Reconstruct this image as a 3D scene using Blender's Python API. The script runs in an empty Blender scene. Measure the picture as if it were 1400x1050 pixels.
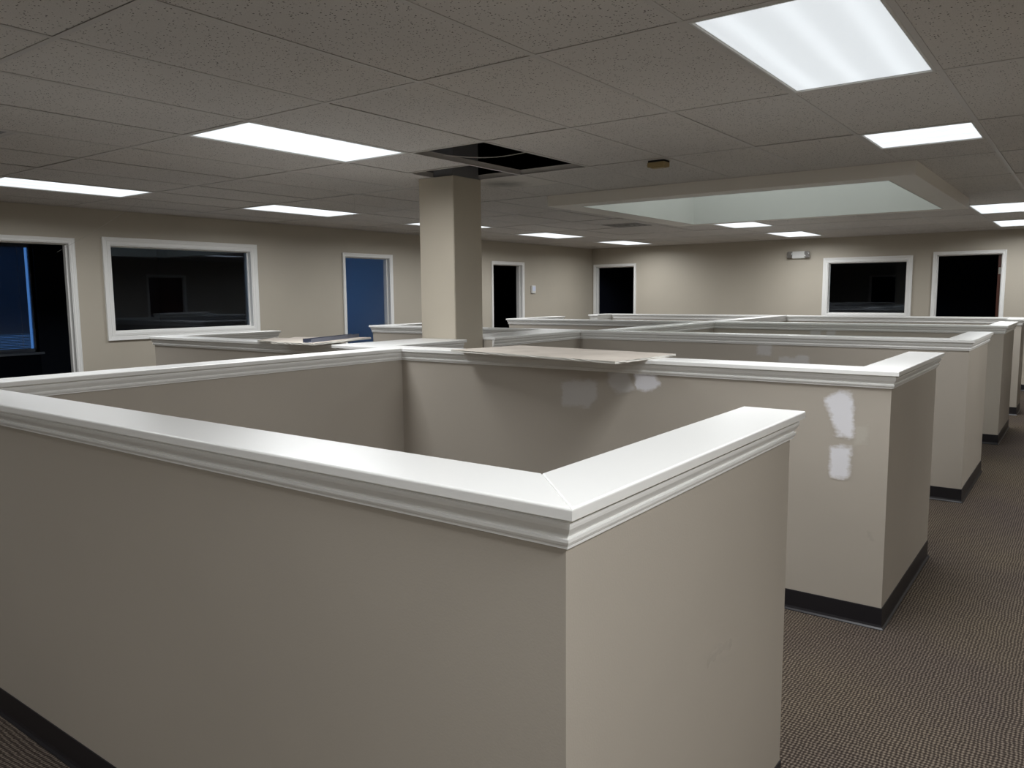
import bpy, bmesh, math, random
from mathutils import Vector, Matrix
random.seed(7)
SC = bpy.context.scene
COL = SC.collection

# ------------------------------------------------------------------ helpers
def link(name, me, mat=None, parent=None):
    o = bpy.data.objects.new(name, me)
    COL.objects.link(o)
    if mat is not None:
        for m in (mat if isinstance(mat, (list, tuple)) else [mat]):
            me.materials.append(m)
    if parent is not None:
        o.parent = parent
    return o

def build(name, bm, mat, parent=None, smooth=False):
    bmesh.ops.recalc_face_normals(bm, faces=bm.faces)
    me = bpy.data.meshes.new(name)
    bm.to_mesh(me); bm.free()
    if smooth:
        for p in me.polygons: p.use_smooth = True
    o = link(name, me, mat, parent)
    q = parent
    while q is not None:          # geometry is written in world coordinates; the part lives in its thing's frame
        me.transform(Matrix.Translation(-q.location)); q = q.parent
    return o

def empty(name, loc, label=None, cat=None, group=None, kind=None):
    o = bpy.data.objects.new(name, None)
    o.empty_display_size = .1
    COL.objects.link(o); o.location = loc
    tag(o, label, cat, group, kind)
    return o

def tag(o, label=None, cat=None, group=None, kind=None):
    if label: o['label'] = label
    if cat: o['category'] = cat
    if group: o['group'] = group
    if kind: o['kind'] = kind
    return o

def box(bm, x0, x1, y0, y1, z0, z1, mi=0):
    v = [bm.verts.new(p) for p in ((x0,y0,z0),(x1,y0,z0),(x1,y1,z0),(x0,y1,z0),(x0,y0,z1),(x1,y0,z1),(x1,y1,z1),(x0,y1,z1))]
    for f in ((3,2,1,0),(4,5,6,7),(0,1,5,4),(1,2,6,5),(2,3,7,6),(3,0,4,7)):
        fc = bm.faces.new([v[i] for i in f]); fc.material_index = mi
    return v

def signed_area(p):
    return .5*sum(p[i][0]*p[(i+1) % len(p)][1]-p[(i+1) % len(p)][0]*p[i][1] for i in range(len(p)))

def offset_path(pts, d, closed=True):
    """Move a polyline sideways by d to its right (outwards for a CCW loop)."""
    n = len(pts); out = []
    def nrm(a, b):
        dx, dy = b[0]-a[0], b[1]-a[1]; l = math.hypot(dx, dy)
        return (dy/l, -dx/l)
    for i in range(n):
        if closed or 0 < i < n-1:
            n1 = nrm(pts[i-1], pts[i]); n2 = nrm(pts[i], pts[(i+1) % n])
        elif i == 0:
            n1 = n2 = nrm(pts[0], pts[1])
        else:
            n1 = n2 = nrm(pts[-2], pts[-1])
        k = 1+n1[0]*n2[0]+n1[1]*n2[1]
        out.append((pts[i][0]+d*(n1[0]+n2[0])/k, pts[i][1]+d*(n1[1]+n2[1])/k))
    return out

def sweep(bm, pts, profile, closed=True, mi=0):
    """profile = [(out, z)...] carried along pts, one strip per pair of profile points."""
    rows = []
    for d, z in profile:
        rows.append([bm.verts.new((x, y, z)) for x, y in offset_path(pts, d, closed)])
    n = len(pts)
    for a, b in zip(rows, rows[1:]):
        for i in range(n if closed else n-1):
            j = (i+1) % n
            f = bm.faces.new((a[i], a[j], b[j], b[i])); f.material_index = mi
    if not closed:
        for i in (0, n-1):
            try: bm.faces.new([r[i] for r in rows])
            except ValueError: pass

def board(bm, poly, z0, z1, r=.006, seg=3):
    """flat board with softly rounded top edge; poly CCW"""
    if signed_area(poly) < 0: poly = poly[::-1]
    prof = [(0, z0), (0, z1-r)]
    for k in range(1, seg+1):
        a = math.pi/2*k/seg
        prof.append((-r+r*math.cos(a), z1-r+r*math.sin(a)))
    rows = [[bm.verts.new((x, y, z)) for x, y in offset_path(poly, d)] for d, z in prof]
    n = len(poly)
    for a, b in zip(rows, rows[1:]):
        for i in range(n):
            j = (i+1) % n
            bm.faces.new((a[i], a[j], b[j], b[i]))
    bm.faces.new(rows[-1]); bm.faces.new(rows[0][::-1])

def tube(bm, pts, r, n=8):
    pts = [Vector(p) for p in pts]; rings = []
    for i, p in enumerate(pts):
        d = (pts[min(i+1, len(pts)-1)]-pts[max(i-1, 0)]).normalized()
        a = d.orthogonal().normalized(); b = d.cross(a)
        rings.append([bm.verts.new(p+(a*math.cos(2*math.pi*k/n)+b*math.sin(2*math.pi*k/n))*r) for k in range(n)])
    for A, B in zip(rings, rings[1:]):
        for k in range(n):
            bm.faces.new((A[k], A[(k+1) % n], B[(k+1) % n], B[k]))
    bm.faces.new(rings[0][::-1]); bm.faces.new(rings[-1])

# ------------------------------------------------------------------ materials
def lin(r, g, b):
    def f(c):
        c /= 255
        return c/12.92 if c <= .04045 else ((c+.055)/1.055)**2.4
    return (f(r), f(g), f(b), 1)

class N:
    def __init__(self, name):
        self.m = bpy.data.materials.new(name); self.m.use_nodes = True
        self.t = self.m.node_tree
        self.b = self.t.nodes['Principled BSDF']
        self.out = self.t.nodes['Material Output']
    def n(self, typ, **kw):
        x = self.t.nodes.new(typ)
        for k, v in kw.items():
            if k.startswith('i_'):
                x.inputs[k[2:].replace('_', ' ')].default_value = v
            else: setattr(x, k, v)
        return x
    def l(self, a, ao, b, bi): self.t.links.new(a.outputs[ao], b.inputs[bi])
    def math(self, op, a, b=None, c=None):
        x = self.t.nodes.new('ShaderNodeMath'); x.operation = op
        for i, s in enumerate((a, b, c)):
            if s is None: continue
            if isinstance(s, (int, float)): x.inputs[i].default_value = s
            else: self.t.links.new(s, x.inputs[i])
        return x.outputs[0]
    def pos(self, obj=False):
        return self.n('ShaderNodeTexCoord').outputs['Object'] if obj else self.n('ShaderNodeNewGeometry').outputs['Position']
    def noise(self, vec, scale, detail=3, rough=.5):
        x = self.n('ShaderNodeTexNoise'); x.inputs['Scale'].default_value = scale
        x.inputs['Detail'].default_value = detail; x.inputs['Roughness'].default_value = rough
        self.t.links.new(vec, x.inputs['Vector']); return x.outputs['Fac']
    def ramp(self, fac, stops):
        x = self.n('ShaderNodeValToRGB'); e = x.color_ramp.elements
        while len(e) < len(stops): e.new(.5)
        for i, (p, c) in enumerate(stops):
            e[i].position = p; e[i].color = c if len(c) == 4 else (*c, 1)
        self.t.links.new(fac, x.inputs['Fac']); return x.outputs['Color']
    def mix(self, fac, a, b, blend='MIX'):
        x = self.n('ShaderNodeMix', data_type='RGBA', blend_type=blend)
        for s, i in ((fac, 0), (a, 6), (b, 7)):
            if isinstance(s, (int, float)): x.inputs[i].default_value = s
            elif isinstance(s, tuple): x.inputs[i].default_value = s
            else: self.t.links.new(s, x.inputs[i])
        return x.outputs[2]
    def bump(self, h, strength=.1, dist=.002):
        x = self.n('ShaderNodeBump'); x.inputs['Strength'].default_value = strength; x.inputs['Distance'].default_value = dist
        self.t.links.new(h, x.inputs['Height']); self.t.links.new(x.outputs[0], self.b.inputs['Normal'])
    def base(self, c):
        if isinstance(c, tuple): self.b.inputs['Base Color'].default_value = c
        else: self.t.links.new(c, self.b.inputs['Base Color'])
    def set(self, **kw):
        for k, v in kw.items(): self.b.inputs[k.replace('_', ' ')].default_value = v
        return self

def paint(name, col, var=.04, rough=.5, bump=.06, spec=.35, bscale=220):
    a = N(name); p = a.pos()
    v = a.noise(p, 1.3, 4)
    c1 = tuple(x*(1-var) for x in col[:3])+(1,); c2 = tuple(x*(1+var) for x in col[:3])+(1,)
    a.base(a.ramp(v, [(.3, c1), (.7, c2)]))
    a.set(Roughness=rough); a.b.inputs['Specular IOR Level'].default_value = spec
    a.bump(a.noise(p, bscale, 2), bump, .0015)
    return a.m

WALLC = (.455, .415, .345, 1)
M = {}
M['wall'] = paint('beige_wall_paint', WALLC, .03, .55, .12)
M['panel'] = paint('beige_partition_paint', (.445, .405, .35, 1), .035, .42, .15, .45)
M['col'] = paint('beige_column_paint', (.52, .47, .385, 1), .03, .5, .1)
M['trim'] = paint('white_trim_paint', (.82, .82, .80, 1), .02, .3, .02, .5)
M['lip'] = paint('skylight_lip_paint', (.78, .745, .69, 1), .02, .45, .03, .5)
M['shaft'] = paint('skylight_shaft_paint', (.60, .61, .59, 1), .02, .6, .03)
M['tbar'] = paint('ceiling_grid_metal', (.56, .535, .515, 1), .03, .45, .01, .4)
M['deck'] = paint('dark_roof_deck', (.02, .02, .028, 1), .2, .9, .1)
M['unlit_office'] = paint('unlit_office_tone', (.010, .013, .024, 1), .1, .8, .05, .1)  # near-black tone holds the darkness of the unlit rooms
M['blue_office'] = paint('pale_office_paint', (.60, .62, .66, 1), .02, .7, .05, .2)
M['wood'] = paint('brown_door_wood', (.06, .018, .01, 1), .2, .4, .05)
M['plate'] = paint('white_plate_plastic', (.68, .68, .66, 1), .02, .4, .0)
M['chrome'] = paint('chrome_metal', (.7, .7, .7, 1), .02, .18, .0)
M['chrome'].node_tree.nodes['Principled BSDF'].inputs['Metallic'].default_value = 1
M['steel'] = paint('galvanised_steel', (.20, .22, .29, 1), .08, .35, .0)
M['steel'].node_tree.nodes['Principled BSDF'].inputs['Metallic'].default_value = .8
M['duct'] = paint('grey_plenum_metal', (.22, .22, .23, 1), .15, .5, .05)
M['tan'] = paint('tan_plastic', (.33, .25, .12, 1), .05, .5, .0)
M['black'] = paint('black_gap', (.004, .004, .005, 1), .1, .8, .0)
M['cable'] = paint('pale_cable', (.45, .43, .40, 1), .02, .5, .0)
M['vinyl'] = paint('black_vinyl_base', (.012, .011, .014, 1), .1, .38, .02, .5)
M['slat'] = paint('blind_slat', (.35, .38, .42, 1), .03, .5, .0)

def carpet():
    a = N('brown_loop_carpet'); p = a.pos()
    sep = a.n('ShaderNodeSeparateXYZ'); a.t.links.new(p, sep.inputs[0])
    x, y = sep.outputs['X'], sep.outputs['Y']
    wob = a.noise(p, 40, 2)
    u = a.math('ADD', a.math('MULTIPLY', x, 1/.0125), a.math('ADD', a.math('MULTIPLY', wob, .9), a.math('MULTIPLY', a.noise(p, 6, 2), 1.6)))
    w = a.math('ADD', a.math('MULTIPLY', y, 1/.016), a.math('ADD', a.math('MULTIPLY', wob, .7), a.math('MULTIPLY', a.noise(p, 4.3, 2), 1.4)))
    s1 = a.math('SINE', a.math('MULTIPLY', a.math('ADD', u, w), math.pi))
    s2 = a.math('SINE', a.math('MULTIPLY', a.math('SUBTRACT', u, w), math.pi))
    h = a.math('MULTIPLY_ADD', a.math('MULTIPLY', s1, s2), .5, a.math('MULTIPLY_ADD', a.noise(p, 130, 2), .7, .15))
    col = a.ramp(h, [(.2, (.032, .0255, .0215)), (.55, (.085, .0695, .0575)), (.9, (.20, .172, .142))])
    big = a.noise(p, .9, 4)
    tint = a.ramp(big, [(.35, (.86, .82, .84)), (.65, (1.1, 1.06, .94))])
    a.base(a.mix(1.0, col, tint, 'MULTIPLY'))
    a.set(Roughness=.95); a.b.inputs['Specular IOR Level'].default_value = .1
    a.bump(h, .5, .004)
    return a.m
M['carpet'] = carpet()

def tilemat():
    a = N('fissured_ceiling_tile'); p = a.pos()
    vo = a.n('ShaderNodeTexVoronoi'); vo.inputs['Scale'].default_value = 95
    nz = a.n('ShaderNodeTexNoise'); nz.inputs['Scale'].default_value = 60; a.t.links.new(p, nz.inputs['Vector'])
    mx = a.n('ShaderNodeVectorMath', operation='MULTIPLY_ADD'); mx.inputs[1].default_value = (.012,)*3
    a.t.links.new(nz.outputs['Color'], mx.inputs[0]); a.t.links.new(p, mx.inputs[2])
    a.t.links.new(mx.outputs[0], vo.inputs['Vector'])
    sep = a.n('ShaderNodeSeparateXYZ'); a.t.links.new(vo.outputs['Color'], sep.inputs[0])
    clump = a.noise(p, 5, 2)
    size = a.math('MULTIPLY', a.math('GREATER_THAN', a.math('ADD', sep.outputs['X'], a.math('MULTIPLY', clump, .6)), .93), .27)
    dot = a.math('LESS_THAN', vo.outputs['Distance'], size)
    grain = a.noise(p, 350, 2)
    base = a.ramp(grain, [(.35, (.60, .575, .555)), (.65, (.70, .675, .65))])
    big = a.ramp(a.noise(p, .7, 3), [(.3, (.93, .93, .93)), (.7, (1.05, 1.04, 1.02))])
    a.base(a.mix(dot, a.mix(1.0, base, big, 'MULTIPLY'), (.05, .045, .045, 1)))
    a.set(Roughness=.92); a.b.inputs['Specular IOR Level'].default_value = .1
    a.bump(a.math('SUBTRACT', grain, dot), .25, .002)
    return a.m
M['tile'] = tilemat()

def lensmat(name, strength, axis, hot):
    """translucent prismatic lens lit by the tubes behind it; bands where the tubes lie"""
    a = N(name)
    tc = a.n('ShaderNodeTexCoord'); sep = a.n('ShaderNodeSeparateXYZ'); a.t.links.new(tc.outputs['Object'], sep.inputs[0])
    x = sep.outputs['X' if axis == 'Y' else 'Y']; y = sep.outputs['Y' if axis == 'Y' else 'X']
    warp = a.math('MULTIPLY', a.math('SINE', a.math('MULTIPLY', y, 3.1)), .012)
    c = a.math('COSINE', a.math('MULTIPLY', a.math('ADD', x, warp), 2*math.pi/.19))
    band = a.math('POWER', a.math('MULTIPLY_ADD', c, .5, .5), 2.2)
    px = a.math('SINE', a.math('MULTIPLY', a.math('ADD', x, y), 2*math.pi/.011))
    py = a.math('SINE', a.math('MULTIPLY', a.math('SUBTRACT', x, y), 2*math.pi/.011))
    prism = a.math('MULTIPLY', a.math('MULTIPLY', px, py), .03)
    e = a.math('ADD', a.math('MULTIPLY_ADD', band, hot, strength), prism)
    a.base((.8, .82, .85, 1)); a.set(Roughness=.35)
    a.b.inputs['Emission Color'].default_value = (.885, .95, 1.0, 1)
    a.t.links.new(e, a.b.inputs['Emission Strength'])
    return a.m
M['lens_near'] = lensmat('prismatic_lens_near', .68, 'Y', .13)
M['lens'] = lensmat('prismatic_lens', .95, 'Y', .35)
M['lens_square'] = lensmat('prismatic_lens_square', .95, 'X', .35)

def glass(name, tint=(.75, .8, .85, 1)):
    a = N(name)
    tr = a.n('ShaderNodeBsdfTransparent'); tr.inputs['Color'].default_value = tint
    gl = a.n('ShaderNodeBsdfGlossy'); gl.inputs['Roughness'].default_value = .01
    gl.inputs['Color'].default_value = (.75, .8, .9, 1)
    fr = a.n('ShaderNodeFresnel'); fr.inputs['IOR'].default_value = 1.5
    nz = a.noise(a.pos(), 1.2, 1); bp = a.n('ShaderNodeBump'); bp.inputs['Strength'].default_value = .05; bp.inputs['Distance'].default_value = .01
    a.t.links.new(nz, bp.inputs['Height']); a.l(bp, 0, gl, 'Normal')
    mx = a.n('ShaderNodeMixShader'); a.l(fr, 0, mx, 0); a.l(tr, 0, mx, 1); a.l(gl, 0, mx, 2)
    a.l(mx, 0, a.out, 'Surface')
    return a.m
M['glass'] = glass('window_glass')
M['glass_out'] = glass('outer_window_glass', (.85, .9, .95, 1))
M['glass_dimmed'] = glass('dimmed_outer_glass', (.34, .40, .46, 1))  # darker copy of the outer glass, added to dim the dusk at one window
M['dusk_office'] = paint('dusk_lit_office_tone', (.03, .034, .048, 1), .1, .8, .05, .1)  # faint blue dusk light of the dim office is put into this colour

def emis(name, col, s):
    a = N(name); a.base((.5, .5, .5, 1)); a.b.inputs['Emission Color'].default_value = col
    a.b.inputs['Emission Strength'].default_value = s
    return a.m
M['glow_pane'] = emis('skylight_added_glow', (.93, 1.0, .97, 1), 1.25)  # unseen glow added to light the shaft, standing for hidden cove lamps
M['lcd'] = emis('thermostat_screen', (.40, .55, 1.0, 1), .22)

def spackle(name, col, cover):
    """patchy wipe of filler: solid in the middle, feathered and scratchy at its rim"""
    a = N(name); p = a.pos()
    at = a.n('ShaderNodeAttribute', attribute_name='cover')
    st = a.n('ShaderNodeMapping'); st.inputs['Scale'].default_value = (22, 22, 110); a.t.links.new(p, st.inputs['Vector'])
    n1 = a.noise(st.outputs[0], 1, 3); n2 = a.noise(p, 30, 4)
    f = a.math('ADD', at.outputs['Fac'], a.math('MULTIPLY_ADD', n2, .9, -.45))
    f = a.math('ADD', f, a.math('MULTIPLY_ADD', n1, .5, -.25))
    fac = a.ramp(f, [(.25, (0, 0, 0)), (.75, (cover,)*3)])
    a.base(a.mix(fac, (.445, .405, .35, 1), col)); a.set(Roughness=.75); a.b.inputs['Specular IOR Level'].default_value = .2
    tr = a.n('ShaderNodeBsdfTransparent'); mx = a.n('ShaderNodeMixShader')
    a.t.links.new(a.math('GREATER_THAN', fac, .03), mx.inputs[0]); a.l(tr, 0, mx, 1); a.l(a.b, 0, mx, 2); a.l(mx, 0, a.out, 'Surface')
    return a.m
M['spackle'] = spackle('white_spackle', (.80, .80, .84, 1), .9)
M['spackle_thin'] = spackle('thin_spackle', (.62, .62, .63, 1), .55)
M['spackle_faint'] = spackle('faint_filler', (.52, .50, .44, 1), .5)
M['scuff'] = spackle('grey_scuff', (.2, .18, .165, 1), .28)

def board_paper():
    a = N('drywall_paper'); p = a.pos()
    a.base(a.ramp(a.noise(p, 6, 4), [(.3, (.50, .45, .39)), (.7, (.60, .545, .48))]))
    a.set(Roughness=.85); a.bump(a.noise(p, 150, 2), .1, .001); return a.m
M['paper'] = board_paper()
M['gypsum'] = paint('gypsum_core', (.66, .65, .60, 1), .15, .95, .5, .1, 90)
def sootplate():
    a = N('register_plate_with_soot'); p = a.pos(True)
    d = a.n('ShaderNodeVectorMath', operation='DISTANCE'); a.t.links.new(p, d.inputs[0]); d.inputs[1].default_value = (-.10, .03, 0)
    f = a.math('ADD', d.outputs['Value'], a.math('MULTIPLY_ADD', a.noise(p, 9, 3), .2, -.1))
    a.base(a.ramp(f, [(.02, (.20, .185, .17)), (.24, (.58, .55, .51))])); a.set(Roughness=.5); return a.m
M['soot'] = sootplate()

# ------------------------------------------------------------------ room dimensions (metres, camera stands over x=y=0)
CAMZ, H = 1.5335, 2.4464
XL, XR, YF, YB = -8.40, 1.75, -2.6, 14.18          # room faces
DECK = 3.25
GX0, GY0, TW, TL = -1.187, 2.5933, .6096, 1.2192    # ceiling grid origin and 2x4 ft cell
def gx(a): return GX0-TW*a
def gy(b): return GY0+TL*b
WT = .12

# ------------------------------------------------------------------ floor
bm = bmesh.new(); box(bm, -11.8, XR+.2, YF-.2, 17.6, -.1, 0)
tag(build('floor', bm, M['carpet']), kind='structure')

# ------------------------------------------------------------------ walls with openings
def wall_boxes(bm, mapf, s0, s1, z0, z1, opens, mi=0):
    cuts = sorted(opens)
    s = s0
    for a, b, c, d in cuts:
        mapf(bm, s, a, z0, z1, mi); 
        if c > z0: mapf(bm, a, b, z0, c, mi)
        mapf(bm, a, b, d, z1, mi)
        s = b
    mapf(bm, s, s1, z0, z1, mi)

J = .018    # jamb lining thickness
DL = {1: (2.90, 3.815, 0, 2.08), 2: (7.485, 8.335, 0, 2.068), 3: (10.83, 11.685, 0, 2.05)}
WL = {1: (4.238, 5.955, 1.165, 2.078)}
DBK = {4: (-8.30, -7.435, 0, 2.068), 5: (-2.055, -1.168, 0, 2.09)}
WBK = {2: (-3.705, -2.488, 1.16, 2.017)}
def grow(o): return (o[0]-J, o[1]+J, o[2]-(J if o[2] > 0 else 0), o[3]+J)

bm = bmesh.new()
wall_boxes(bm, lambda b, s, e, z, Z, mi: box(b, XL-WT, XL, s, e, z, Z, mi), YF-.12, YB+WT, 0, DECK, [grow(o) for o in list(DL.values())+list(WL.values())])
tag(build('wall_left', bm, M['wall']), kind='structure')
bm = bmesh.new()
wall_boxes(bm, lambda b, s, e, z, Z, mi: box(b, s, e, YB, YB+WT, z, Z, mi), XL, XR, 0, DECK, [grow(o) for o in list(DBK.values())+list(WBK.values())])
tag(build('wall_back', bm, M['wall']), kind='structure')
DR = {6: (10.32, 11.23, 0, 2.03)}
DF = {7: (-6.62, -5.78, 0, 2.05)}
bm = bmesh.new()
wall_boxes(bm, lambda b, s, e, z, Z, mi: box(b, XR, XR+WT, s, e, z, Z, mi), YF-.12, YB+WT, 0, DECK, [grow(o) for o in DR.values()])
tag(build('wall_right', bm, M['wall']), kind='structure')
bm = bmesh.new()
wall_boxes(bm, lambda b, s, e, z, Z, mi: box(b, s, e, YF-.12, YF, z, Z, mi), XL, XR, 0, DECK, [grow(o) for o in DF.values()])
tag(build('wall_front', bm, M['wall']), kind='structure')

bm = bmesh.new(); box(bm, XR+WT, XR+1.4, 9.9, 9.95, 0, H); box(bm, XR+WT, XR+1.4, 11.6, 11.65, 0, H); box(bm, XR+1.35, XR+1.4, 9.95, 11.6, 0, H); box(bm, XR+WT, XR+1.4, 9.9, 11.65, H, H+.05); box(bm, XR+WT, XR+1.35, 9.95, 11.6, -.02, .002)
tag(build('wall_side_closet', bm, M['unlit_office']), kind='structure')
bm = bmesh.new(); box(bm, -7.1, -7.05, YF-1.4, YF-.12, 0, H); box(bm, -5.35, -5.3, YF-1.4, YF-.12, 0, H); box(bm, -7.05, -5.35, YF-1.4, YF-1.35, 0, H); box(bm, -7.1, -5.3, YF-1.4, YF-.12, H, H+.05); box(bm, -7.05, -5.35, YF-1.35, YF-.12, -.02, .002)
tag(build('wall_front_closet', bm, M['unlit_office']), kind='structure')
# offices behind the openings
XO = -11.60
EW = {3: (3.35, 4.80, .80, 2.26), 4: (6.85, 9.1, .60, 2.30)}
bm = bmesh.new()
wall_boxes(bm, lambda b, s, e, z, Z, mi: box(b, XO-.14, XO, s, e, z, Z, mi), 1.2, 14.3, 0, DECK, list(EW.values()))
tag(build('wall_outer', bm, M['unlit_office']), kind='structure')
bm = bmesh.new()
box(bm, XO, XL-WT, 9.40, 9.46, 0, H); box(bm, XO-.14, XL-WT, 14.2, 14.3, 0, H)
tag(build('wall_office', bm, M['unlit_office']), kind='structure')
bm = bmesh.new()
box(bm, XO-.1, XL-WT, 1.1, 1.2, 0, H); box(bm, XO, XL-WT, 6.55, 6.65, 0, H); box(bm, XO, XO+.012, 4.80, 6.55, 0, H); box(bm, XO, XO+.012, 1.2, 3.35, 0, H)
tag(build('wall_office_dusk', bm, M['dusk_office']), kind='structure')
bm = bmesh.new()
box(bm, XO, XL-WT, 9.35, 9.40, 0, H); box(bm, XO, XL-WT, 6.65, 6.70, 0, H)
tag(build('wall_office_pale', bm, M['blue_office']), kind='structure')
bm = bmesh.new()
box(bm, XL-WT, XR, 17.4, 17.5, 0, H); box(bm, XL-WT-.1, XL-WT, YB+WT, 17.5, 0, H); box(bm, -5.6, -5.5, YB+WT, 17.4, 0, H); box(bm, -.5, -.4, YB+WT, 17.4, 0, H)
tag(build('wall_back_office', bm, M['unlit_office']), kind='structure')
bm = bmesh.new()
box(bm, XO-.14, XL-WT, 1.1, 14.3, H, H+.1); box(bm, XL-WT-.1, XR, YB+WT, 17.5, H, H+.1)
tag(build('ceiling_office', bm, M['unlit_office']), kind='structure')
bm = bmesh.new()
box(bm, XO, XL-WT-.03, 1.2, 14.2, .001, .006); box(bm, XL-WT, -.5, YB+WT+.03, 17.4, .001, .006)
tag(build('floor_office', bm, M['unlit_office']), kind='structure')

# ------------------------------------------------------------------ door and window trim
def mapL(s, t, z): return (XL+t, s, z)
def mapB(s, t, z): return (s, YB-t, z)
def casing(bm, mp, o, w, closed):
    a, b, c, d = o
    prof = [(0, 0), (0, .010), (w*.12, .012), (w*.16, .017), (w*.45, .017), (w*.50, .013), (w*.55, .017), (w*.86, .021), (w*.9, .024), (w, .024), (w, 0)]
    rows = []
    for k, t in prof:
        if closed: pts = [(a-k, c-k), (b+k, c-k), (b+k, d+k), (a-k, d+k)]
        else: pts = [(a-k, 0), (a-k, d+k), (b+k, d+k), (b+k, 0)]
        rows.append([bm.verts.new(mp(s, t, z)) for s, z in pts])
    n = 4
    for A, B in zip(rows, rows[1:]):
        for i in range(n if closed else n-1):
            j = (i+1) % n
            bm.faces.new((A[i], A[j], B[j], B[i]))
def jamb(bm, mp, o, closed, stop=True):
    a, b, c, d = o
    def bx(s0, s1, t0, t1, z0, z1):
        p = mp(s0, t0, z0); q = mp(s1, t1, z1)
        box(bm, min(p[0], q[0]), max(p[0], q[0]), min(p[1], q[1]), max(p[1], q[1]), z0, z1)
    t0, t1 = -WT-.004, .002
    bx(a-J, a, t0, t1, c, d); bx(b, b+J, t0, t1, c, d); bx(a-J, b+J, t0, t1, d, d+J)
    if closed: bx(a-J, b+J, t0, t1, c-J, c)
    if stop:
        e = .013; u0, u1 = -.085, -.045
        bx(a, a+e, u0, u1, c, d); bx(b-e, b, u0, u1, c, d); bx(a+e, b-e, u0, u1, d-e, d)
        if closed: bx(a+e, b-e, u0, u1, c, c+e)

def door(n, mp, o, w=.055):
    e = empty('door_%d' % n, mp((o[0]+o[1])/2, 0, 0), kind='structure')
    bm = bmesh.new(); casing(bm, mp, o, w, False); build('door_casing', bm, M['trim'], e)
    bm = bmesh.new(); jamb(bm, mp, o, False); build('door_jamb', bm, M['trim'], e)
    return e
def window(n, mp, o, w=.088):
    e = empty('window_%d' % n, mp((o[0]+o[1])/2, 0, o[2]), kind='structure')
    bm = bmesh.new(); casing(bm, mp, o, w, True); build('window_casing', bm, M['trim'], e)
    bm = bmesh.new(); jamb(bm, mp, o, True); build('window_jamb', bm, M['trim'], e)
    bm = bmesh.new()
    p = mp(o[0]+.004, -.062, 0); q = mp(o[1]-.004, -.068, 0)
    box(bm, min(p[0], q[0]), max(p[0], q[0]), min(p[1], q[1]), max(p[1], q[1]), o[2]+.004, o[3]-.004)
    build('window_pane', bm, M['glass'], e)
    return e
for n, o in DL.items(): door(n, mapL, o)
for n, o in DBK.items(): door(n, mapB, o)
def mapR(s, t, z): return (XR-t, s, z)
def mapF(s, t, z): return (s, YF+t, z)
for n, o in DR.items(): door(n, mapR, o)
for n, o in DF.items(): door(n, mapF, o)
window(1, mapL, WL[1]); window(2, mapB, WBK[2])
bm = bmesh.new(); box(bm, XR+.062, XR+.10, 10.335, 11.215, .012, 2.018); build('door_leaf', bm, M['wood'], bpy.data.objects['door_6'])
d5 = bpy.data.objects['door_5']
# open leaf of the back right office door, swung into the dark office: its hinge edge shows
bm = bmesh.new(); box(bm, -1.226, -1.183, YB+.09, YB+.95, .012, 2.075); build('door_leaf', bm, M['wood'], d5)
for z in (.25, 1.05, 1.83):
    bm = bmesh.new(); box(bm, -1.218, -1.180, YB+.083, YB+.089, z-.05, z+.05)
    tube(bm, [(-1.178, YB+.082, z-.05), (-1.178, YB+.082, z+.05)], .007, 10)
    build('hinge', bm, M['chrome'], d5)

# exterior windows of the left offices with frame, glass, blind
def outer_window(n, o, sky=True):
    a, b, c, d = o
    e = empty('window_%d' % n, (XO, (a+b)/2, c), kind='structure')
    bm = bmesh.new()
    X0, X1 = XO-.135, XO-.095
    for r in ((a, a+.045, c, d), (b-.022, b, c, d), (a, b, c, c+.045), (a, b, d-.045, d)):
        box(bm, X0, X1, r[0], r[1], r[2], r[3])
    build('window_frame', bm, M['slat'], e)
    bm = bmesh.new(); box(bm, XO-.118, XO-.112, a+.02, b-.02, c+.04, d-.04); build('window_pane', bm, M['glass_dimmed' if n == 3 else 'glass_out'], e)
    bm = bmesh.new(); box(bm, XO-.07, XO+.05, a-.04, b+.04, c-.03, c); build('window_sill', bm, M['slat'], e)
    bm = bmesh.new()                                  # reveals of the opening, painted pale
    box(bm, XO-.139, XO+.001, b, b+.004, c, d); box(bm, XO-.139, XO+.001, a-.004, a, c, d); box(bm, XO-.139, XO+.001, a, b, d, d+.004)
    build('window_reveal', bm, M['trim'], e)
outer_window(3, EW[3]); outer_window(4, EW[4])
bl = empty('window_blind', (XO-.035, 4.03, 2.2), 'pale slatted blind lowered over the dusk window inside the left doorway', 'blind')
bm = bmesh.new(); box(bm, XO-.080, XO-.048, 3.37, 4.715, 2.215, 2.25); build('headrail', bm, M['slat'], bl)
bm = bmesh.new()
z = 2.205; k = 0
while z > .85:
    t_ = max(0, min(1, (z-.85)/1.3)); tilt = math.radians(66+17*t_ if z > 1.05 else 42)
    hw = .0125
    dx, dz = hw*math.cos(tilt), hw*math.sin(tilt)
    v = [bm.verts.new(p) for p in ((XO-.064-dx, 3.37, z+dz), (XO-.064+dx, 3.37, z-dz), (XO-.064+dx, 4.718, z-dz), (XO-.064-dx, 4.718, z+dz))]
    bm.faces.new(v)
    z -= .0215
r = bmesh.ops.solidify(bm, geom=bm.faces[:], thickness=.0006)
build('slats', bm, M['slat'], bl)
bm = bmesh.new(); box(bm, XO-.077, XO-.051, 3.37, 4.718, .825, .842); build('bottom_rail', bm, M['slat'], bl)
for y in (3.62, 4.30, 4.62):
    bm = bmesh.new(); tube(bm, [(XO-.049, y, 2.22), (XO-.0485, y, 1.5), (XO-.049, y, .84)], .0022, 6); build('ladder_cord', bm, M['trim'], bl)

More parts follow.
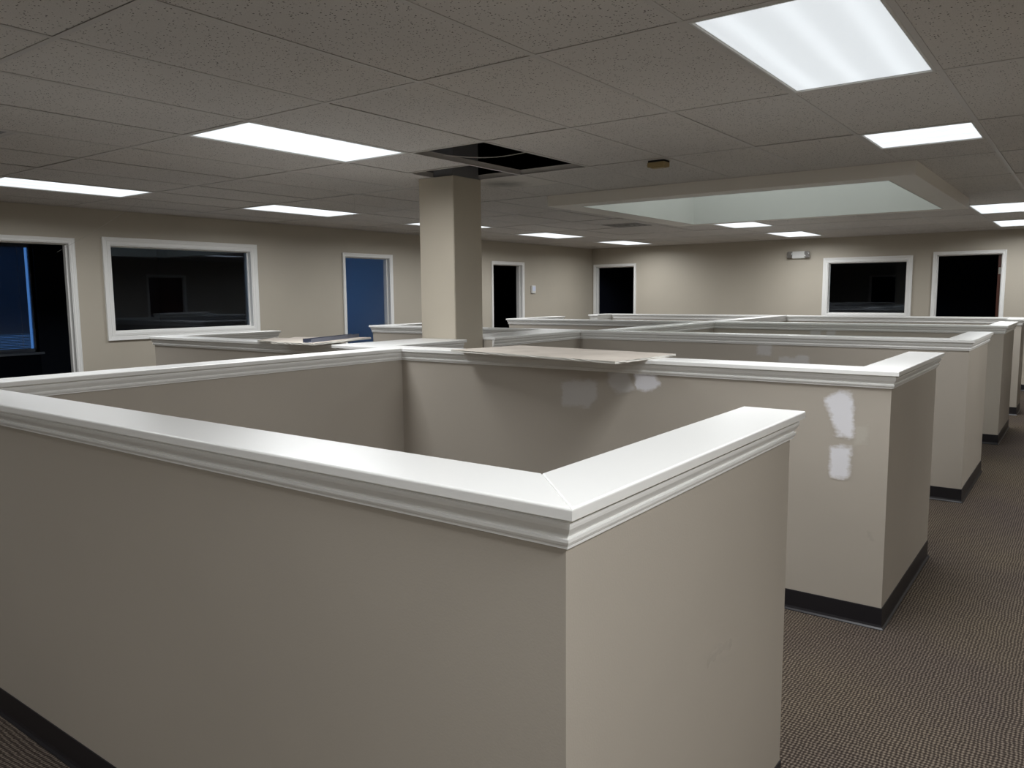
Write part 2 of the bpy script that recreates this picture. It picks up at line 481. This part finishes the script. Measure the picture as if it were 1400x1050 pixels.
# ------------------------------------------------------------------ baseboards of the room
BASE = [(0, .100), (.003, .100), (.004, .096), (.004, .020), (.007, .010), (.014, .003), (.014, .0005), (0, .0005)]
def base_strip(name, pts):
    bm = bmesh.new(); sweep(bm, pts, BASE, False); return tag(build(name, bm, M['vinyl']), kind='structure')
bm = bmesh.new()
ys = [YF+.02]+[v for o in sorted(DL.values()) for v in (o[0]-.06, o[1]+.06)]+[YB-.02]
for a, b in zip(ys[::2], ys[1::2]): sweep(bm, [(XL, b), (XL, a)][::-1], BASE, False)
tag(build('baseboard_left', bm, M['vinyl']), kind='structure')
bm = bmesh.new()
xs = [XL+.02]+[v for o in sorted(DBK.values()) for v in (o[0]-.06, o[1]+.06)]+[XR-.02]
for a, b in zip(xs[::2], xs[1::2]): sweep(bm, [(a, YB), (b, YB)], BASE, False)
tag(build('baseboard_back', bm, M['vinyl']), kind='structure')
base_strip('baseboard_right', [(XR, YB-.02), (XR, YF+.02)])
# ------------------------------------------------------------------ ceiling: tiles lie on a T-bar grid; openings for lights, skylight, registers, missing tiles
LIGHTS = {(-1, 0): 'n', (-1, 2): 's', (4, 0): 'l', (9, 0): 'l', (9, 2): 'l', (9, 4): 'l', (9, 6): 'l', (9, 8): 'l', (4, 6): 'l', (4, 8): 'l', (-1, 6): 'l', (-1, 8): 'l'}
EXTRA = [(-4, -2), (-4, 3), (-1, -2), (4, -2), (4, -4), (-1, -4)]
HALF = {(6, 5): 1, (6, -1): 0, (4, 2): 0}            # 2x2 registers: cell -> which half (0 near, 1 far)
def tile(bm, x0, x1, y0, y1):
    g = .0112 if random.random() < .9 else .0120
    x0, x1 = max(min(x0, x1), XL+.001), min(max(x0, x1), XR-.001); y0, y1 = max(y0, YF+.001), min(y1, YB-.001)
    if x1-x0 < .06 or y1-y0 < .06: return
    zz = H+.0015+random.choice((0, 0, .0005, .001, .002))
    r = .0015+random.random()*.0015
    tx, ty = (random.random()-.5)*.003, (random.random()-.5)*.003
    box(bm, x0+g-tx, x1-g-tx, y0+g-ty, y1-g-ty, zz, zz+.015)
bmt = bmesh.new(); bmg = bmesh.new()
AR = range(-5, 13); BR = range(-5, 10)
for a in AR:
    for b in BR:
        x0, x1, y0, y1 = gx(a+1), gx(a), gy(b), gy(b+1)
        if (a, b) == (3, 1): continue
        if (a, b) == (4, 1): tile(bmt, x0, x1, y0, (y0+y1)/2); continue
        if 0 <= a <= 4 and b in (3, 4): continue
        if 0 <= a <= 4 and b == 5: tile(bmt, x0, x1, 9.06, y1); continue
        if (a, b) in EXTRA: continue
        if (a, b) in LIGHTS:
            if LIGHTS[(a, b)] == 's': tile(bmt, x0, x1, (y0+y1)/2, y1)
            continue
        if (a, b) in HALF:
            if HALF[(a, b)]: tile(bmt, x0, x1, y0, (y0+y1)/2)
            else: tile(bmt, x0, x1, (y0+y1)/2, y1)
            continue
        tile(bmt, x0, x1, y0, y1)
tg = tag(build('ceiling', bmt, M['tile']), kind='structure')
hw = .012
def bar_x(x, y0, y1):
    y0, y1 = max(y0, YF), min(y1, YB)
    if XL < x < XR and y1 > y0:
        box(bmg, x-hw, x+hw, y0, y1, H-.0005, H+.001); box(bmg, x-.001, x+.001, y0, y1, H+.001, H+.038)
def bar_y(y, x0, x1):
    x0, x1 = max(x0, XL), min(x1, XR)
    if YF < y < YB and x1 > x0:
        box(bmg, x0, x1, y-hw, y+hw, H-.0009, H+.0006); box(bmg, x0, x1, y-.001, y+.001, H+.001, H+.038)
for a in range(-5, 14):
    if 1 <= a <= 4: bar_x(gx(a), YF, gy(3)-hw); bar_x(gx(a), 9.06, YB)
    else: bar_x(gx(a), YF, YB)
for b in range(-5, 11):
    for a in AR:
        if 0 <= a <= 4 and b in (4, 5): continue
        bar_y(gy(b), gx(a+1)+.0, gx(a))
for (a, b) in [(4, 1), (6, 5), (6, -1), (4, 2), (-1, 2)]:
    bar_y(gy(b+.5), gx(a+1), gx(a))
build('ceiling_grid', bmg, M['tbar'], tg)
# wall angle where the ceiling meets the walls
bm = bmesh.new()
sweep(bm, [(XL, YF), (XL, YB), (XR, YB), (XR, YF)], [(0, H+.02), (.002, H+.02), (.002, H), (.022, H), (.022, H-.0012), (0, H-.0012)], False)
tag(build('trim_1', bm, M['tbar']), kind='structure')

# roof deck over the plenum, with the skylight curb let through it
SI = (-3.925, -1.285, 6.46, 9.01)                   # inner opening
SO = (-4.19, -1.07, 6.251, 9.17)                    # dropped box
bm = bmesh.new()
box(bm, XL-WT, SI[0]-.05, YF-.12, YB+WT, DECK, DECK+.1); box(bm, SI[1]+.05, XR+WT, YF-.12, YB+WT, DECK, DECK+.1)
box(bm, SI[0]-.05, SI[1]+.05, YF-.12, SI[2]-.05, DECK, DECK+.1); box(bm, SI[0]-.05, SI[1]+.05, SI[3]+.05, YB+WT, DECK, DECK+.1)
tag(build('ceiling_deck', bm, M['deck']), kind='structure')
bm = bmesh.new()
for x0, x1, y0, y1 in ((XO-.14, XL-WT, YF, 14.3),):
    box(bm, x0, x1, y0, y1, DECK, DECK+.1)
tag(build('roof_office', bm, M['deck']), kind='structure')

sk = empty('skylight_box', ((SI[0]+SI[1])/2, (SI[2]+SI[3])/2, 2.347), 'large dropped skylight box with pale lit shaft in the ceiling, right of the column', 'skylight')
ZB = 2.347
bm = bmesh.new()
def ring(z, r): return [bm.verts.new(p) for p in ((r[0], r[2], z), (r[1], r[2], z), (r[1], r[3], z), (r[0], r[3], z))]
def shrink(r, d): return (r[0]+d, r[1]-d, r[2]+d, r[3]-d)
rows = [ring(H+.03, SO), ring(ZB+.003, SO), ring(ZB, shrink(SO, .003)), ring(ZB, shrink(SI, -.012)), ring(ZB+.03, shrink(SI, -.012)), ring(H+.03, shrink(SI, -.012)), ring(H+.03, SO)]
for A, B in zip(rows, rows[1:]):
    for i in range(4): bm.faces.new((A[i], A[(i+1) % 4], B[(i+1) % 4], B[i]))
build('dropped_frame', bm, M['lip'], sk)
bm = bmesh.new()
rows = [ring(ZB+.0005, shrink(SI, -.0115)), ring(ZB-.0005, shrink(SI, -.0115)), ring(ZB-.0005, SI), ring(DECK+.25, SI), ring(DECK+.25, shrink(SI, -.0115)), ring(ZB+.0005, shrink(SI, -.0115))]
for A, B in zip(rows, rows[1:]):
    for i in range(4): bm.faces.new((A[i], A[(i+1) % 4], B[(i+1) % 4], B[i]))
build('shaft', bm, M['shaft'], sk)
bm = bmesh.new(); box(bm, SI[0]-.03, SI[1]+.03, SI[2]-.03, SI[3]+.03, DECK+.25, DECK+.27); build('glow_panel', bm, M['glow_pane'], sk)

# ------------------------------------------------------------------ ceiling lights
LAMP_W = 29.0
def troffer(a, b, length, lens, label, power=1.0, group='lit ceiling troffers'):
    cx = (gx(a)+gx(a+1))/2; y0 = gy(b); cy = y0+length/2; w = TW
    e = empty('ceiling_light', (cx, cy, H), label, 'ceiling light', group)
    bm = bmesh.new()
    o = (cx-w/2+.012, cx+w/2-.012, y0+.012, y0+length-.012)
    i = shrink(o, .017)
    def rg(z, r): return [bm.verts.new(p) for p in ((r[0], r[2], z), (r[1], r[2], z), (r[1], r[3], z), (r[0], r[3], z))]
    rows = [rg(H+.012, o), rg(H+.001, o), rg(H-.002, shrink(o, .004)), rg(H-.002, shrink(i, -.004)), rg(H+.004, i), rg(H+.012, i)]
    for A, B in zip(rows, rows[1:]):
        for k in range(4): bm.faces.new((A[k], A[(k+1) % 4], B[(k+1) % 4], B[k]))
    build('door_frame', bm, M['plate'], e)
    bm = bmesh.new(); box(bm, i[0], i[1], i[2], i[3], H+.004, H+.008); build('lens', bm, lens, e)
    bm = bmesh.new(); q = shrink(o, .006)
    box(bm, q[0], q[1], q[2], q[3], H+.014, H+.11); build('housing', bm, M['plate'], e)
    L = bpy.data.lights.new('lamp', 'AREA'); L.shape = 'RECTANGLE'; L.size = i[1]-i[0]-.02; L.size_y = i[3]-i[2]-.02
    L.energy = LAMP_W*power*(length/TL); L.spread = math.radians(168); L.color = (.97, .985, 1.0)
    lo = bpy.data.objects.new('lamp', L); COL.objects.link(lo); lo.parent = e; lo.location = (0, 0, .002)
    return e
LAB = {
 (-1, 0): 'large glowing prismatic ceiling light nearest the camera, cut by the top of the photo',
 (-1, 2): 'small square ceiling light between the nearest big light and the skylight box',
 (4, 0): 'long ceiling light left of the opening with missing tiles around the column',
 (9, 0): 'long ceiling light cut by the left photo edge, above the doorway with blind',
 (9, 2): 'long ceiling light above the wall between wide window and blue-lit doorway',
 (9, 4): 'ceiling light mostly hidden behind the beige column',
 (9, 6): 'ceiling light just right of the column, in front of the dark left-wall doorway',
 (9, 8): 'ceiling light nearest the far corner where left and back wall meet',
 (4, 6): 'ceiling light touching the far edge of the skylight box',
 (4, 8): 'ceiling light close to the back wall above the twin-head emergency light',
 (-1, 6): 'ceiling light at the right photo edge against the skylight box corner',
 (-1, 8): 'ceiling light at the right photo edge nearest the back wall, above the brown-edged door',
}
for (a, b), k in LIGHTS.items():
    if k == 's': troffer(a, b, TL/2, M['lens_square'], LAB[(a, b)], 1.0)
    else: troffer(a, b, TL, M['lens_near'] if k == 'n' else M['lens'], LAB[(a, b)], 1.1 if k == 'n' else .88 if a == 9 and b < 6 else 1.0)
troffer(-4, -2, TL, M['lens'], 'ceiling light over the aisle to the right of the camera, outside the photo', 1.7)
troffer(-4, 3, TL, M['lens'], 'ceiling light farther along the aisle, outside the right edge of the photo', 1.25)
troffer(-1, -2, TL, M['lens'], 'ceiling light above the near partition corner, just over the top edge of the photo', .34)
troffer(4, -2, TL, M['lens'], 'unseen ceiling light added above the nearest partition to brighten its left cap', .42)  # added lamp, brightens the left cap in place of its sheen
troffer(4, -4, TL, M['lens'], 'unseen fill light added behind the camera and left of it', .45)  # fill light added to brighten the front of the near half wall
troffer(-1, -4, TL, M['lens'], 'unseen fill light added straight behind the camera', .75)  # added fill, lifts the right part of the near half wall

# ------------------------------------------------------------------ cubicle partitions
T = .12; OV = .033; ZC = 1.186; CT = .021; ZM = ZC-CT
MOULD = [(0, ZM), (.0225, ZM), (.0225, ZM-.0045), (.0175, ZM-.0055), (.0175, ZM-.0085), (.0205, ZM-.0095), (.0205, ZM-.014), (.0195, ZM-.020), (.0155, ZM-.028), (.0115, ZM-.034), (.0085, ZM-.037), (.0085, ZM-.0395), (.0135, ZM-.0405), (.0135, ZM-.046), (.0115, ZM-.051), (.0085, ZM-.0535), (.0085, ZM-.0585), (0, ZM-.0585)]
YW = [1.0895, 3.7493, 6.4091, 9.0689]
XA, XE = -.695, -6.75         # aisle end and far left end
SX = (-3.801, -3.681)          # spine
RET = 1.22

NPATCH = [0]
def patch(parent, mat, poly, axis, plane, sgn, label=None, name='spackle_patch', n=20):
    """thin skim of filler on a vertical face; poly in (s, z)"""
    ss = [p[0] for p in poly]; zs = [p[1] for p in poly]
    pad = .03; NPATCH[0] += 1; off = .0003 if 'scuff' in name else .0004+.0003*(NPATCH[0] % 3)
    s0, s1, z0, z1 = min(ss)-pad, max(ss)+pad, min(zs)-pad, max(zs)+pad
    if z1 > ZM-.059: z1 = ZM-.059
    def sd(p):
        ins = False; dmin = 9
        for i in range(len(poly)):
            a, b = poly[i], poly[(i+1) % len(poly)]
            if (a[1] > p[1]) != (b[1] > p[1]) and p[0] < (b[0]-a[0])*(p[1]-a[1])/(b[1]-a[1])+a[0]: ins = not ins
            dx, dy = b[0]-a[0], b[1]-a[1]; l2 = dx*dx+dy*dy or 1e-9
            t = max(0, min(1, ((p[0]-a[0])*dx+(p[1]-a[1])*dy)/l2))
            dmin = min(dmin, math.hypot(p[0]-a[0]-t*dx, p[1]-a[1]-t*dy))
        return dmin if ins else -dmin
    bm = bmesh.new(); g = []; val = []
    for i in range(n+1):
        row = []
        for j in range(n+1):
            s = s0+(s1-s0)*i/n; z = z0+(z1-z0)*j/n
            q = (s, plane+sgn*off, z) if axis == 'Y' else (plane+sgn*off, s, z)
            row.append(bm.verts.new(q)); val.append(max(0, min(1, .5+sd((s, z))/.045)) )
        g.append(row)
    for i in range(n):
        for j in range(n):
            bm.faces.new((g[i][j], g[i+1][j], g[i+1][j+1], g[i][j+1]))
    o = build(name, bm, mat, parent)
    at = o.data.attributes.new('cover', 'FLOAT', 'POINT')
    for k, v in enumerate(val): at.data[k].value = v
    if label: o['label'] = label
    return o

def caps(e, polys):
    for p in polys:
        bm = bmesh.new(); board(bm, p, ZM, ZC, .0048, 4); build('cap_board', bm, M['trim'], e)

def u_partition(y, label, fwd=True, yfront=None):
    """cross wall the whole width of the cubicle block with an end return at both ends"""
    e = empty('cubicle_partition', ((XA+XE)/2, y, 0), label, 'partition wall', 'half-height cubicle partitions')
    y1 = y+T
    if fwd:
        yr = y+RET
        loop = [(XE, y), (XA, y), (XA, yr), (XA-T, yr), (XA-T, y1), (XE+T, y1), (XE+T, yr), (XE, yr)]
    else:
        loop = [(XE, y1), (XE, yfront), (XE+T, yfront), (XE+T, y), (XA-T, y), (XA-T, yfront), (XA, yfront), (XA, y1)]
    bm = bmesh.new()
    sweep(bm, loop, [(0, 0), (0, ZM)], True)
    build('drywall_panel', bm, M['panel'], e)
    bm = bmesh.new(); sweep(bm, loop, MOULD, True); build('crown_moulding', bm, M['trim'], e)
    bm = bmesh.new(); sweep(bm, loop, BASE, True); build('cove_base', bm, M['vinyl'], e)
    if fwd:
        f, k, yr2 = y-OV, y1+OV, yr+OV
        caps(e, [[(XE-OV, f), (XA+OV, f), (XA-T-OV, k), (XE+T+OV, k)],
                 [(XA+OV, f), (XA+OV, yr2), (XA-T-OV, yr2), (XA-T-OV, k)],
                 [(XE-OV, f), (XE+T+OV, k), (XE+T+OV, yr2), (XE-OV, yr2)]])
    else:
        f, k, yr2 = y-OV, y1+OV, yfront-OV
        caps(e, [[(XE-OV, k), (XE+T+OV, f), (XA-T-OV, f), (XA+OV, k)],
                 [(XA+OV, k), (XA-T-OV, f), (XA-T-OV, yr2), (XA+OV, yr2)],
                 [(XE-OV, k), (XE-OV, yr2), (XE+T+OV, yr2), (XE+T+OV, f)]])
    return e
P1 = u_partition(YW[0], 'nearest beige half wall with white cap, filling the foreground of the photo')
P2 = u_partition(YW[1], 'second beige half wall, with two white spackle patches by its aisle end')
P3 = u_partition(YW[2], 'third beige half wall from the front, right behind the beige column')
P4 = u_partition(YW[3], 'fourth beige half wall from the front, one before the last')
P5 = u_partition(11.82, 'last beige half wall, closest to the back wall with window and two doorways', False, 11.36)

def spine(x0, x1, y0, y1, label, cy0=None, cy1=None):
    e = empty('spine_partition', ((x0+x1)/2, (y0+y1)/2, 0), label, 'partition wall', 'lengthwise spine partitions')
    bm = bmesh.new(); sweep(bm, [(x0, y0), (x1, y0), (x1, y1), (x0, y1)], [(0, 0), (0, ZM)], True); build('drywall_panel', bm, M['panel'], e)
    bm = bmesh.new(); bb = bmesh.new()
    for pth in ([(x1, y0), (x1, y1)], [(x0, y1), (x0, y0)]):
        sweep(bm, pth, MOULD, False); sweep(bb, pth, BASE, False)
    build('crown_moulding', bm, M['trim'], e); build('cove_base', bb, M['vinyl'], e)
    a = y0+OV if cy0 is None else cy0; b = y1-OV if cy1 is None else cy1
    caps(e, [[(x0-OV, a), (x1+OV, a), (x1+OV, b), (x0-OV, b)]])
    return e
spine(SX[0], SX[1], YW[0]+T, YW[1], 'spine half wall from the left photo edge to the second cross wall, nearest of its line')
PX = (-4.327, -3.933)
spine(PX[0], PX[1], YW[1]+T, 4.672, 'short thick half wall with wide white cap right in front of the column', None, 4.69)
spine(PX[0], PX[1], 5.052, YW[2], 'thick half wall with wide cap running back from behind the column', 5.046, None)
spine(SX[0], SX[1], YW[2]+T, YW[3], 'spine half wall between the third and fourth cross walls')
spine(SX[0], SX[1], YW[3]+T, 11.82, 'spine half wall between the fourth and last cross walls')

# filler patches and scuffs
patch(P2, M['spackle'], [(-.972, 1.044), (-.915, 1.082), (-.859, 1.078), (-.848, .982), (-.849, .875), (-.91, .876), (-.944, .958)], 'Y', YW[1], -1, 'upper white spackle smear near the aisle end')
patch(P2, M['spackle'], [(-.944, .822), (-.854, .827), (-.861, .686), (-.936, .671)], 'Y', YW[1], -1, 'lower white spackle smear near the aisle end')
patch(P2, M['spackle_faint'], [(-.842, .931), (-.785, .936), (-.786, .845), (-.838, .839)], 'Y', YW[1], -1, 'faint filler square beside the white smears')
patch(P2, M['spackle_thin'], [(-2.421, 1.028), (-2.33, 1.05), (-2.189, 1.057), (-2.183, .969), (-2.231, .896), (-2.412, .898)], 'Y', YW[1], -1, 'grey filler patch under the drywall sheet')
patch(P2, M['spackle_thin'], [(-2.124, 1.12), (-1.99, 1.12), (-1.96, 1.02), (-2.06, .99), (-2.112, 1.03)], 'Y', YW[1], -1, 'thin filler patch in the sheet shadow')
patch(P2, M['spackle'], [(-1.952, 1.12), (-1.836, 1.11), (-1.809, 1.055), (-1.884, 1.01), (-1.957, 1.036)], 'Y', YW[1], -1, 'white filler patch right of the sheet shadow')
patch(P3, M['spackle_thin'], [(-2.217, 1.13), (-2.099, 1.13), (-2.1, 1.016), (-2.22, 1.017)], 'Y', YW[2], -1, 'squarish filler patch')
patch(P3, M['spackle_thin'], [(-2.039, 1.013), (-1.914, 1.007), (-1.856, 1.04), (-1.80, 1.015), (-1.79, .93), (-2.034, .93)], 'Y', YW[2], -1, 'lumpy filler patch')
patch(P4, M['spackle_thin'], [(-2.546, 1.13), (-2.42, 1.13), (-2.43, 1.02), (-2.544, 1.02)], 'Y', YW[3], -1, 'filler patch')
patch(P4, M['spackle_thin'], [(-2.36, 1.12), (-2.27, 1.12), (-2.28, 1.03), (-2.37, 1.03)], 'Y', YW[3], -1, 'filler patch')
patch(P1, M['scuff'], [(1.73, .650), (1.80, .652), (1.87, .635), (1.865, .645), (1.80, .660)], 'X', XA, 1, 'grey scuff mark', 'scuff_mark')
patch(P2, M['scuff'], [(-.765, .44), (-.760, .44), (-.747, .41), (-.752, .41)], 'Y', YW[1], -1, 'grey scuff mark', 'scuff_mark')

# ------------------------------------------------------------------ column
CX0, CX1, CY0, CY1 = -4.380, -4.020, 4.696, 5.040
ce = empty('square_column', ((CX0+CX1)/2, (CY0+CY1)/2, 0), 'square beige column rising through the ceiling opening with missing tiles', 'column')
bm = bmesh.new(); box(bm, CX0, CX1, CY0, CY1, 0, H-.002)
bmesh.ops.bevel(bm, geom=[e for e in bm.edges if abs(e.verts[0].co.z-e.verts[1].co.z) > 1], offset=.004, segments=2, affect='EDGES')
build('column_cladding', bm, M['col'], ce)
bm = bmesh.new(); box(bm, CX0+.015, CX1-.015, CY0+.015, CY1-.015, H-.002, DECK)
build('bare_column_top', bm, M['duct'], ce)
# plenum pieces seen through the missing tiles
bm = bmesh.new(); box(bm, gx(3.9), gx(3.1), gy(2.6), gy(3.0)-.1, 2.555, 3.0)
tag(build('air_duct', bm, M['duct']), 'dark metal air duct inside the ceiling opening beside the column', 'duct')
bm = bmesh.new()
pts = []
for k in range(17):
    t = k/16
    pts.append((gx(3.98)+(gx(3.02)-gx(3.98))*t, gy(1.25)+(gy(1.5)-gy(1.25))*t, H+.03-.035*math.sin(math.pi*t)+.012*t))
tube(bm, pts, .003, 6)
tag(build('ceiling_cable', bm, M['cable']), 'thin pale cable sagging across the ceiling opening', 'cable')

# ------------------------------------------------------------------ registers
def register(a, b, half, label, mat, louvers, group=None):
    cx = (gx(a)+gx(a+1))/2; y0 = gy(b+.5*half); cy = y0+TL/4
    e = empty('ceiling_vent', (cx, cy, H), label, 'vent', group)
    s = TW/2-.013
    if not louvers:
        bm = bmesh.new(); box(bm, cx-s, cx+s, cy-s, cy+s, H+.001, H+.006)
        build('plate', bm, mat, e)
        return e
    bm = bmesh.new(); box(bm, cx-s, cx+s, cy-s, cy+s, H+.0004, H+.002); build('back_plate', bm, M['duct'] if b < 0 else M['black'], e)
    bm = bmesh.new()
    rr = s
    while rr > .05:
        w = .030 if rr == s else .016
        pr = [(rr, H+.0003), (rr, H-.0003), (rr-w, H-.0003), (rr-w, H+.0003)]
        rows = [[bm.verts.new((cx+sx*d, cy+sy*d, z)) for sx, sy in ((-1, -1), (1, -1), (1, 1), (-1, 1))] for d, z in pr]
        for A, B in zip(rows, rows[1:]+rows[:1]):
            for k in range(4): bm.faces.new((A[k], A[(k+1) % 4], B[(k+1) % 4], B[k]))
        rr -= w+.036
    build('louvers', bm, mat, e)
    return e
register(6, 5, 1, 'dark slotted ceiling vent left of the skylight box', M['tbar'], True)
register(6, -1, 0, 'grey ceiling vent cut by the left photo edge near the top', M['tbar'], True)
register(4, 2, 0, 'flat ceiling register plate with grey soot smudge just behind the column', M['soot'], False)

# tan box hanging from the ceiling
e = empty('ceiling_box', (-2.50, 5.10, H), 'small tan box hanging loose under a dark gap in the ceiling tiles', 'box')
bm = bmesh.new(); box(bm, -2.565, -2.435, 5.07, 5.16, H-.045, H-.012)
bmesh.ops.bevel(bm, geom=bm.edges[:], offset=.004, segments=2, affect='EDGES'); build('housing', bm, M['tan'], e)
bm = bmesh.new(); box(bm, -2.56, -2.44, 5.075, 5.165, H-.012, H+.0005); build('gap_shade', bm, M['black'], e)  # solid black block for the shade in the gap above the box
bm = bmesh.new(); box(bm, -2.535, -2.44, 5.072, 5.12, H-.053, H-.045); build('lower_tab', bm, M['tan'], e)

# thin strings
bm = bmesh.new(); tube(bm, [(-7.466, 4.075, H-.001), (-7.95, 3.90, 2.20), (XL+.003, 3.704, 1.99)], .0011, 5)
tag(build('hanging_string', bm, M['cable']), 'fine pale strand slanting from ceiling to wall left of the wide window', 'string')
bm = bmesh.new(); tube(bm, [(-5.64, 5.17, H-.001), (-5.645, 5.172, 2.36), (-5.66, 5.17, 2.275)], .0013, 5)
tag(build('hanging_string', bm, M['cable']), 'short pale strand hanging from the ceiling left of the column', 'string')

# ------------------------------------------------------------------ wall devices
e = empty('emergency_light', (-4.205, YB, 2.17), 'white twin-head emergency light high on the back wall', 'emergency light')
bm = bmesh.new(); box(bm, -4.315, -4.095, YB-.055, YB-.001, 2.112, 2.235)
bmesh.ops.bevel(bm, geom=bm.edges[:], offset=.008, segments=3, affect='EDGES'); build('housing', bm, M['plate'], e)
for x, sg in ((-4.352, -1), (-4.058, 1)):
    h = empty('lamp_head', (0, 0, 0)); h.parent = e
    bm = bmesh.new(); box(bm, x-.045, x+.045, YB-.085, YB-.030, 2.118, 2.232)
    bmesh.ops.bevel(bm, geom=bm.edges[:], offset=.012, segments=3, affect='EDGES'); build('lamp_rim', bm, M['chrome'], h)
    bm = bmesh.new()
    rows = []
    for rr, t in ((.040, -.086), (.037, -.089), (.028, -.079), (.012, -.074), (.001, -.073)):
        rows.append([bm.verts.new((x+rr*math.cos(q*math.pi/12), YB+t, 2.175+rr*math.sin(q*math.pi/12))) for q in range(24)])
    for A, B in zip(rows, rows[1:]):
        for k in range(24): bm.faces.new((A[k], A[(k+1) % 24], B[(k+1) % 24], B[k]))
    build('reflector', bm, M['chrome'], h, True)
e = empty('thermostat', (XL, 12.03, 1.615), 'small white thermostat with blue screen on the left wall by the dark doorway', 'thermostat')
bm = bmesh.new(); box(bm, XL+.001, XL+.03, 11.965, 12.095, 1.545, 1.69)
bmesh.ops.bevel(bm, geom=bm.edges[:], offset=.006, segments=3, affect='EDGES'); build('housing', bm, M['plate'], e)
bm = bmesh.new(); box(bm, XL+.0295, XL+.0315, 11.99, 12.07, 1.59, 1.67); build('screen', bm, M['lcd'], e)

# ------------------------------------------------------------------ drywall offcuts and steel channel
def sheet(label, quad, z, th=.0127, jag=.006, sag=0):
    cx = sum(p[0] for p in quad)/4; cy = sum(p[1] for p in quad)/4
    e = empty('drywall_sheet', (cx, cy, z), label, 'drywall sheet', 'drywall offcuts on the partition caps')
    rnd = random.Random(hash(label) % 1000 if False else len(label))
    def outline(j):
        out = []
        for i in range(4):
            a, b = quad[i], quad[(i+1) % 4]; n = 22
            for k in range(n):
                t = k/n
                out.append((a[0]+(b[0]-a[0])*t+(rnd.random()-.5)*j*(k > 0), a[1]+(b[1]-a[1])*t+(rnd.random()-.5)*j*(k > 0)))
        return out
    up = outline(jag*.6); mid = outline(jag)
    if signed_area(up) < 0: up = up[::-1]; mid = mid[::-1]
    def hz(x, y): return 0
    bm = bmesh.new()
    vt = [bm.verts.new((x, y, z+th)) for x, y in up]; vb = [bm.verts.new((x, y, z+th-.0012)) for x, y in up]
    bm.faces.new(vt)
    for i in range(len(up)): bm.faces.new((vt[i], vb[i], vb[(i+1) % len(up)], vt[(i+1) % len(up)]))
    lo = [bm.verts.new((x, y, z)) for x, y in up]; lu = [bm.verts.new((x, y, z+.0012)) for x, y in up]
    bm.faces.new(lo[::-1])
    for i in range(len(up)): bm.faces.new((lu[i], lo[i], lo[(i+1) % len(up)], lu[(i+1) % len(up)]))
    build('paper_face', bm, M['paper'], e)
    bm = bmesh.new()
    a = [bm.verts.new((x, y, z+th-.0012)) for x, y in up]; b = [bm.verts.new((x, y, z+th*.5)) for x, y in mid]; c = [bm.verts.new((x, y, z+.0012)) for x, y in up]
    for A, B in ((a, b), (b, c)):
        for i in range(len(up)): bm.faces.new((A[i], A[(i+1) % len(up)], B[(i+1) % len(up)], B[i]))
    o = build('gypsum_edge', bm, M['gypsum'], e); o['label'] = 'crumbly white gypsum edge'
    return e
sheet('long drywall sheet lying on the second half wall, jutting out over the near cubicle', [(-3.147, 3.630), (-1.884, 3.405), (-1.84, 4.01), (-3.016, 4.175)], ZC+.0005)
sheet('thin drywall strip under a bigger sheet, left of the column on the cap', [(-5.16, 3.69), (-4.45, 3.70), (-4.50, 4.05), (-5.39, 4.02)], ZC+.0005, .010)
sheet('tan drywall sheet with steel channel on top, left of the column', [(-4.70, 3.47), (-4.27, 3.50), (-4.50, 4.25), (-5.10, 4.0)], ZC+.0115, .0127)
e = None
bm = bmesh.new()
p0 = Vector((-4.375, 3.53)); p1 = Vector((-4.62, 4.20)); d = (p1-p0).normalized(); nn = Vector((-d.y, d.x)); w = .032; hh = .026
z0 = ZC+.0115+.0127+.001
prof = [(-w, hh), (-w, 0), (w, 0), (w, hh), (w-.0015, hh), (w-.0015, .0015), (-w+.0015, .0015), (-w+.0015, hh)]
ends = [[bm.verts.new((p.x+nn.x*a, p.y+nn.y*a, z0+b)) for a, b in prof] for p in (p0, p1)]
for k in range(8): bm.faces.new((ends[0][k], ends[0][(k+1) % 8], ends[1][(k+1) % 8], ends[1][k]))
bm.faces.new(ends[0]); bm.faces.new(ends[1][::-1])
tag(build('steel_channel', bm, M['steel']), 'grey steel stud channel lying on the tan drywall sheet left of the column', 'metal channel')

# ------------------------------------------------------------------ dusk sky outside the office windows
W = bpy.data.worlds.new('dusk_sky'); SC.world = W; W.use_nodes = True
bg = W.node_tree.nodes['Background']; bg.inputs['Color'].default_value = (.14, .31, .62, 1); bg.inputs['Strength'].default_value = 3.2

# ------------------------------------------------------------------ camera
cam = bpy.data.cameras.new('camera'); co = bpy.data.objects.new('camera', cam); COL.objects.link(co)
cam.sensor_width = 36; cam.sensor_fit = 'HORIZONTAL'; cam.lens = 36*1072.9259/1400; cam.clip_start = .02; cam.clip_end = 200
r = Vector((.80453639, .59384611, -.00824603)); u = Vector((-.06096512, .09639009, .99347481)); f = Vector((-.59076599, .79878392, -.11375324))
m = Matrix((r, u, -f)).transposed().to_4x4(); m.translation = Vector((0, 0, CAMZ))
co.matrix_world = m
SC.camera = co
vs = SC.view_settings
vs.view_transform = 'Standard'; vs.look = 'None'; vs.gamma = 1; vs.use_curve_mapping = False; vs.exposure = 0.0
SC.cycles.max_bounces = 10; SC.cycles.diffuse_bounces = 6
